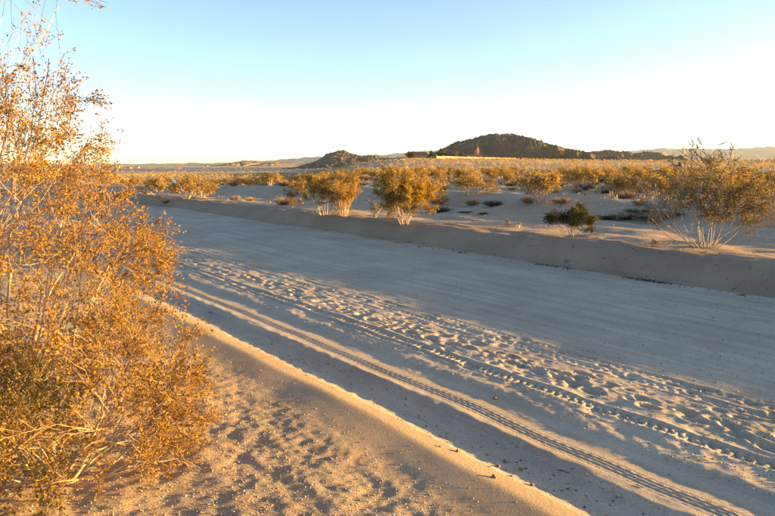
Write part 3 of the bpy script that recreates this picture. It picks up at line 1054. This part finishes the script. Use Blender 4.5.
# the wall follows the rise in panels between pillars
WA = math.radians(32)
yw = DH - 16
x0 = (436 - CX) / F_PX * yw
WL = (515 - CX) / F_PX * (yw + 33) - x0
WL = WL / math.cos(WA)
wroot = add('garden_wall', None)
wroot.location = (x0, yw, gz(x0, yw))
wroot.rotation_euler = (0, 0, WA)
tag(wroot, 'long pale garden wall along the top of the rise', 'wall')
npan = 13
bz = wroot.location.z
for k in range(npan):
    a, b = WL * k / npan, WL * (k + 1) / npan
    za = gz(x0 + (a + b) / 2 * math.cos(WA), yw + (a + b) / 2 * math.sin(WA)) - bz
    boxes('panel', [(a + .18, b - .18, -.09, .09, za - .6, za + 1.75)], M_WALL, wroot)
    pl_ = boxes('pillar', [(a - .175, a + .175, -.17, .17, za - .6, za + 1.95)], M_WALL, wroot)
    boxes('cap', [(a - .22, a + .22, -.22, .22, za + 1.953, za + 2.05)], M_WHITE, pl_)


def tree(seed, px, dist, H, W, label, leafm, trunk_h=0.35):
    r = np.random.RandomState(seed)
    x, y, z = at_px(px, dist)
    root = add('tree', None)
    root.location = (x, y, z - .1)
    tag(root, label, 'tree')
    segs, tips = grow(r, [(0, 2, 1.0), (80, 25, .8), (200, 28, .8), (310, 22, .8)], 1.0, 20, depth=2, seglen=0.12, rbase=0.05, kids=(4, 6), base_r=0.02, bare=trunk_h)
    k = np.array([W, W, H]) / np.array([np.ptp(tips[:, 0]), np.ptp(tips[:, 1]), tips[:, 2].max()])
    segs[:, 0:3] *= k
    segs[:, 3:6] *= k
    segs[:, 6:8] *= H * 0.8
    tips[:, :3] *= k
    C, D = leaf_points(r, tips, 9, 0.05, 0.28)
    bm, lm = plant_meshes('tree', segs, C, D, 0.5, r, 5, 0.7)
    add('trunk', bm, M_BARK_GREY, root)
    add('crown', lm, leafm, root)


tree(201, 441, DH + 4, 7.5, 7, 'tallest green tree behind the left end of the garden wall', M_LEAF_GREEN)
tree(202, 410, DH - 2, 5.5, 6, 'olive tree on the outer side of the red roofed house', M_LEAF_OLIVE)
tree(203, 431, DH - 3, 5.0, 4, 'narrow dark tree between the red roofed house and garden wall', M_LEAF_GREEN)
tree(204, 453, DH + 2, 5.0, 8, 'wide olive tree behind the middle of the garden wall', M_LEAF_OLIVE)
tree(205, 462, DH + 3, 4.2, 6, 'lowest round tree behind the garden wall near the low house', M_LEAF_GREEN)


def pole(px, dist, h, label):
    x, y, z = at_px(px, dist)
    root = add('utility_pole', None)
    root.location = (x, y, z)
    tag(root, label, 'utility pole')
    V, F, n, sd = tubes([(0, 0, -.5, 0, 0, h, .28, .20)], 8)
    add('post', new_mesh('post', V, F, False), M_WOOD, root)
    arm = boxes('crossarm', [(-1.7, 1.7, -.32, -.20, h - 1.1, h - .85)], M_WOOD, root)
    for s in (-1.5, -.7, .7, 1.5):
        boxes('insulator', [(s - .08, s + .08, -.34, -.18, h - .848, h - .6)], M_WHITE, arm)
    return Vector((x, y, z + h - .6))


pa = pole(352.5, 620, 8.0, 'shorter wooden utility pole with crossarm against the dark hill')
pb = pole(369, 560, 10.0, 'taller wooden utility pole with crossarm near the red roofed house')
cu_pts = [pa.lerp(pb, t / 12) + Vector((0, 0, -0.9 * 4 * (t / 12) * (1 - t / 12))) for t in range(13)]
wsegs = [(*cu_pts[i], *cu_pts[i + 1], .03, .03) for i in range(12)]
V, F, n, sd = tubes(wsegs, 4)
tag(add('overhead_wire', new_mesh('overhead_wire', V, F, False), M_WOOD), 'thin wire sagging between the two utility poles', 'wire')

# a white board lying in the brush
x, y, z = ground_at(169, 184.5)
o = boxes('white_board', [(-.8, .8, -.05, .05, -.05, .42)], M_WHITE)
o.location = (x, y, z + 0.12)
o.rotation_euler = (math.radians(-12), 0, 0.15)
tag(o, 'small white board standing among golden bushes', 'board')
# scattered far homesteads on the flat horizon
for k, (px, dist, w) in enumerate(((112, 1500, 9), (120, 1650, 8), (131, 1400, 8), (139, 1550, 11), (208, 1900, 9))):
    lab = 'tiny pale homestead far out on the flat plain'
    h_ = house(px, dist, w, 8, 3.0, 1.5, lab, 1, M_WOOD if k % 2 else M_ROOF, M_WHITE if k % 2 else M_STUCCO)
    h_['group'] = 'far homesteads on the flat plain'

# ------------------------------------------------------------------ gravel, clods, litter
def pebbles(n, us, vs, sz, seed, dens=None, mat=None, name='gravel', label='', flat=0.7):
    r = np.random.RandomState(seed)
    u = us[0] + (us[1] - us[0]) * r.rand(n) ** 1.6
    v = r.uniform(vs[0], vs[1], n)
    if dens is not None:
        ok = r.rand(n) < dens(u, v)
        u, v = u[ok], v[ok]
    n = len(u)
    z = height(u, v, True)
    x, y = xy_of(u, v)
    s = sz[0] + (sz[1] - sz[0]) * r.rand(n) ** 3.5
    base = np.array([[1, 0, 0], [0, 1, 0], [-1, 0, 0], [0, -1, 0], [.1, .1, 1]], float)
    F0 = np.array([[0, 1, 4], [1, 2, 4], [2, 3, 4], [3, 0, 4]])     # lower half is bedded in the ground
    B = base[None] * r.uniform(0.65, 1.35, (n, 5, 1))
    a = r.rand(n) * 6.28
    ca, sa = np.cos(a)[:, None], np.sin(a)[:, None]
    B = np.stack([B[..., 0] * ca - B[..., 1] * sa, B[..., 0] * sa + B[..., 1] * ca, B[..., 2] * flat * 1.2 - 0.15 * (B[..., 2] <= 0)], -1) * s[:, None, None]
    V = B + np.stack([x, y, z + s * flat * 0.12], -1)[:, None]
    F = (np.arange(n)[:, None, None] * 5 + F0[None]).reshape(-1, 3)
    me = new_mesh(name, V.reshape(-1, 3), F, False)
    set_tint(me, np.clip(r.normal(0.42, 0.24, n), 0, 1), 4)
    o = add(name, me, mat)
    return tag(o, label, 'gravel', kind='stuff')


pebbles(80000, (0.9, 8.0), (-0.6, 2.2), (0.0012, 0.0065), 1, lambda u, v: sstep(2.15, 1.6, v) * 0.9 + 0.1, M_STONE, 'gravel', 'fine pale gravel strewn over the sunlit road shoulder')
pebbles(1500, (0.9, 12), (2.4, 2.78), (0.0015, 0.010), 2, None, M_CLOD, 'earth_crumbs', 'brown earth crumbs lying in the shaded wheel trough')
pebbles(9000, (0.9, 18), (3.3, 8.8), (0.002, 0.009), 3, None, M_CLOD, 'road_grit', 'small stones and grit strewn over the sandy road')
pebbles(2400, (2.0, 30), (8.5, 9.9), (0.003, 0.020), 4, None, M_CLOD, 'bank_stones', 'small stones scattered over the road bank')
pebbles(2500, (2.0, 30), (9.6, 18), (0.005, 0.022), 6, None, M_STONE, 'plain_stones', 'pebbles scattered over bare ground behind the bank')

pebbles(5200, (0.9, 14), (3.3, 5.0), (0.002, 0.012), 12, None, M_STONE, 'sand_clods', 'pale sand clods kicked up among the prints in the road')

# dark litter along the foot of the bank
r = np.random.RandomState(9)
S = []
for k in range(420):
    u = r.choice([r.uniform(4, 8.0), r.uniform(3, 14)])
    if perlin(np.array([u * 1.1]), np.array([0.3]), 95)[0] < 0.0:
        continue
    v = 8.62 + r.normal(0, 0.035)
    z = float(height(np.array([u]), np.array([v]), False)[0])
    x, y = xy_of(u, v)
    a = r.uniform(0, 6.28)
    L = r.uniform(0.03, 0.11)
    S.append((x, y, z + 0.004, x + math.cos(a) * L, y + math.sin(a) * L, z + r.uniform(0.005, 0.035), 0.006, 0.003))
V, F, n, sd = tubes(S, 3)
me = new_mesh('twig_litter', V, F, False)
set_tint(me, r.rand(n) * 0.6, sd)
tag(add('twig_litter', me, M_DARKTWIG), 'dark twig litter lying along the foot of the road bank', 'litter', kind='stuff')


def twig(px, py, L, a, label):
    x, y, _ = ground_at(px, py)
    rr = np.random.RandomState(int(px))
    P = []
    for k in range(6):
        t = (k / 5 - .5) * L
        xx, yy = x + math.cos(a) * t + rr.normal(0, L * .02), y + math.sin(a) * t + rr.normal(0, L * .02)
        u, v = uv_of(xx, yy)
        P.append((xx, yy, float(height(np.array([u]), np.array([v]), True)[0]) + 0.004))
    S = [(*P[i], *P[i + 1], 0.0022, .0016) for i in range(5)]
    m = (np.array(P[2]) + np.array(P[3])) / 2
    S.append((*m, m[0] + math.cos(a + .7) * L * .3, m[1] + math.sin(a + .7) * L * .3, m[2] + .010, .0015, .0008))
    V, F, n, sd = tubes(S, 5)
    me = new_mesh('twig', V, F, True)
    set_tint(me, rr.rand(n) * .7, sd)
    tag(add('twig', me, M_DARKTWIG), label, 'twig')


twig(563, 472, 0.07, 2.5, 'thin dark twig lying on the sand beside the tyre rut')
twig(640, 487, 0.045, 2.2, 'short dark twig lying at the trough edge near clods')


def clod(px, py, s, label, group, seed):
    x, y, _ = ground_at(px, py)
    u, v = uv_of(x, y)
    z = float(height(np.array([u]), np.array([v]), True)[0])
    r = np.random.RandomState(seed)
    n1, n2 = 8, 5
    V = [[0, 0, -.8]]
    for j in range(1, n2):
        ph = math.pi * j / n2
        for i in range(n1):
            t = 2 * math.pi * i / n1
            k = r.uniform(.75, 1.2)
            V.append([k * math.cos(t) * math.sin(ph), k * math.sin(t) * math.sin(ph) * .8, -.7 * math.cos(ph) * k])
    V.append([0, 0, .8])
    F = []
    for i in range(n1):
        F.append((0, 1 + (i + 1) % n1, 1 + i))
        for j in range(n2 - 2):
            a, b = 1 + j * n1 + i, 1 + j * n1 + (i + 1) % n1
            F.append((a, b, b + n1)); F.append((a, b + n1, a + n1))
        a, b = 1 + (n2 - 2) * n1 + i, 1 + (n2 - 2) * n1 + (i + 1) % n1
        F.append((a, b, len(V) - 1))
    me = new_mesh('earth_clod', np.array(V) * s, np.array(F), False)
    set_tint(me, np.clip(r.normal(.6, .2, len(F)), 0, 1), 1)
    o = add('earth_clod', me, M_CLOD)
    o.location = (x, y, z + s * .35)
    o.rotation_euler = (0, 0, r.rand() * 6)
    tag(o, label, 'clod', group)


for k, (px, py) in enumerate(((487, 455), (498, 467), (505, 462), (512, 477), (521, 471), (458, 452), (440, 447), (532, 486), (494, 478))):
    clod(px, py, 0.010 + 0.004 * (k % 3), 'small reddish earth clod in the shaded trough beside the tyre rut', 'reddish earth clods in the trough', k)
clod(495, 399, 0.016, 'dark pebble sitting on the rim of the tyre rut', None, 40)
clod(210, 313, 0.020, 'dark brown clod at the far end of the trough', None, 41)
clod(566, 262, 0.05, 'pale stone half sunk in the face of the bank', None, 42)

# ------------------------------------------------------------------ air
hz = boxes('haze', [(-9800, 9800, -9800, 9800, -40, 265)], None)
mh = bpy.data.materials.new('haze_air')
mh.use_nodes = True
nt = mh.node_tree
nt.nodes.remove(nt.nodes['Principled BSDF'])
pv = nt.nodes.new('ShaderNodeVolumePrincipled')
pv.inputs['Color'].default_value = (0.72, 0.85, 1.0, 1)
pv.inputs['Density'].default_value = 0.30 / 6500
pv.inputs['Anisotropy'].default_value = 0.2
nt.links.new(pv.outputs[0], nt.nodes['Material Output'].inputs['Volume'])
hz.data.materials.append(mh)
tag(hz, kind='stuff')
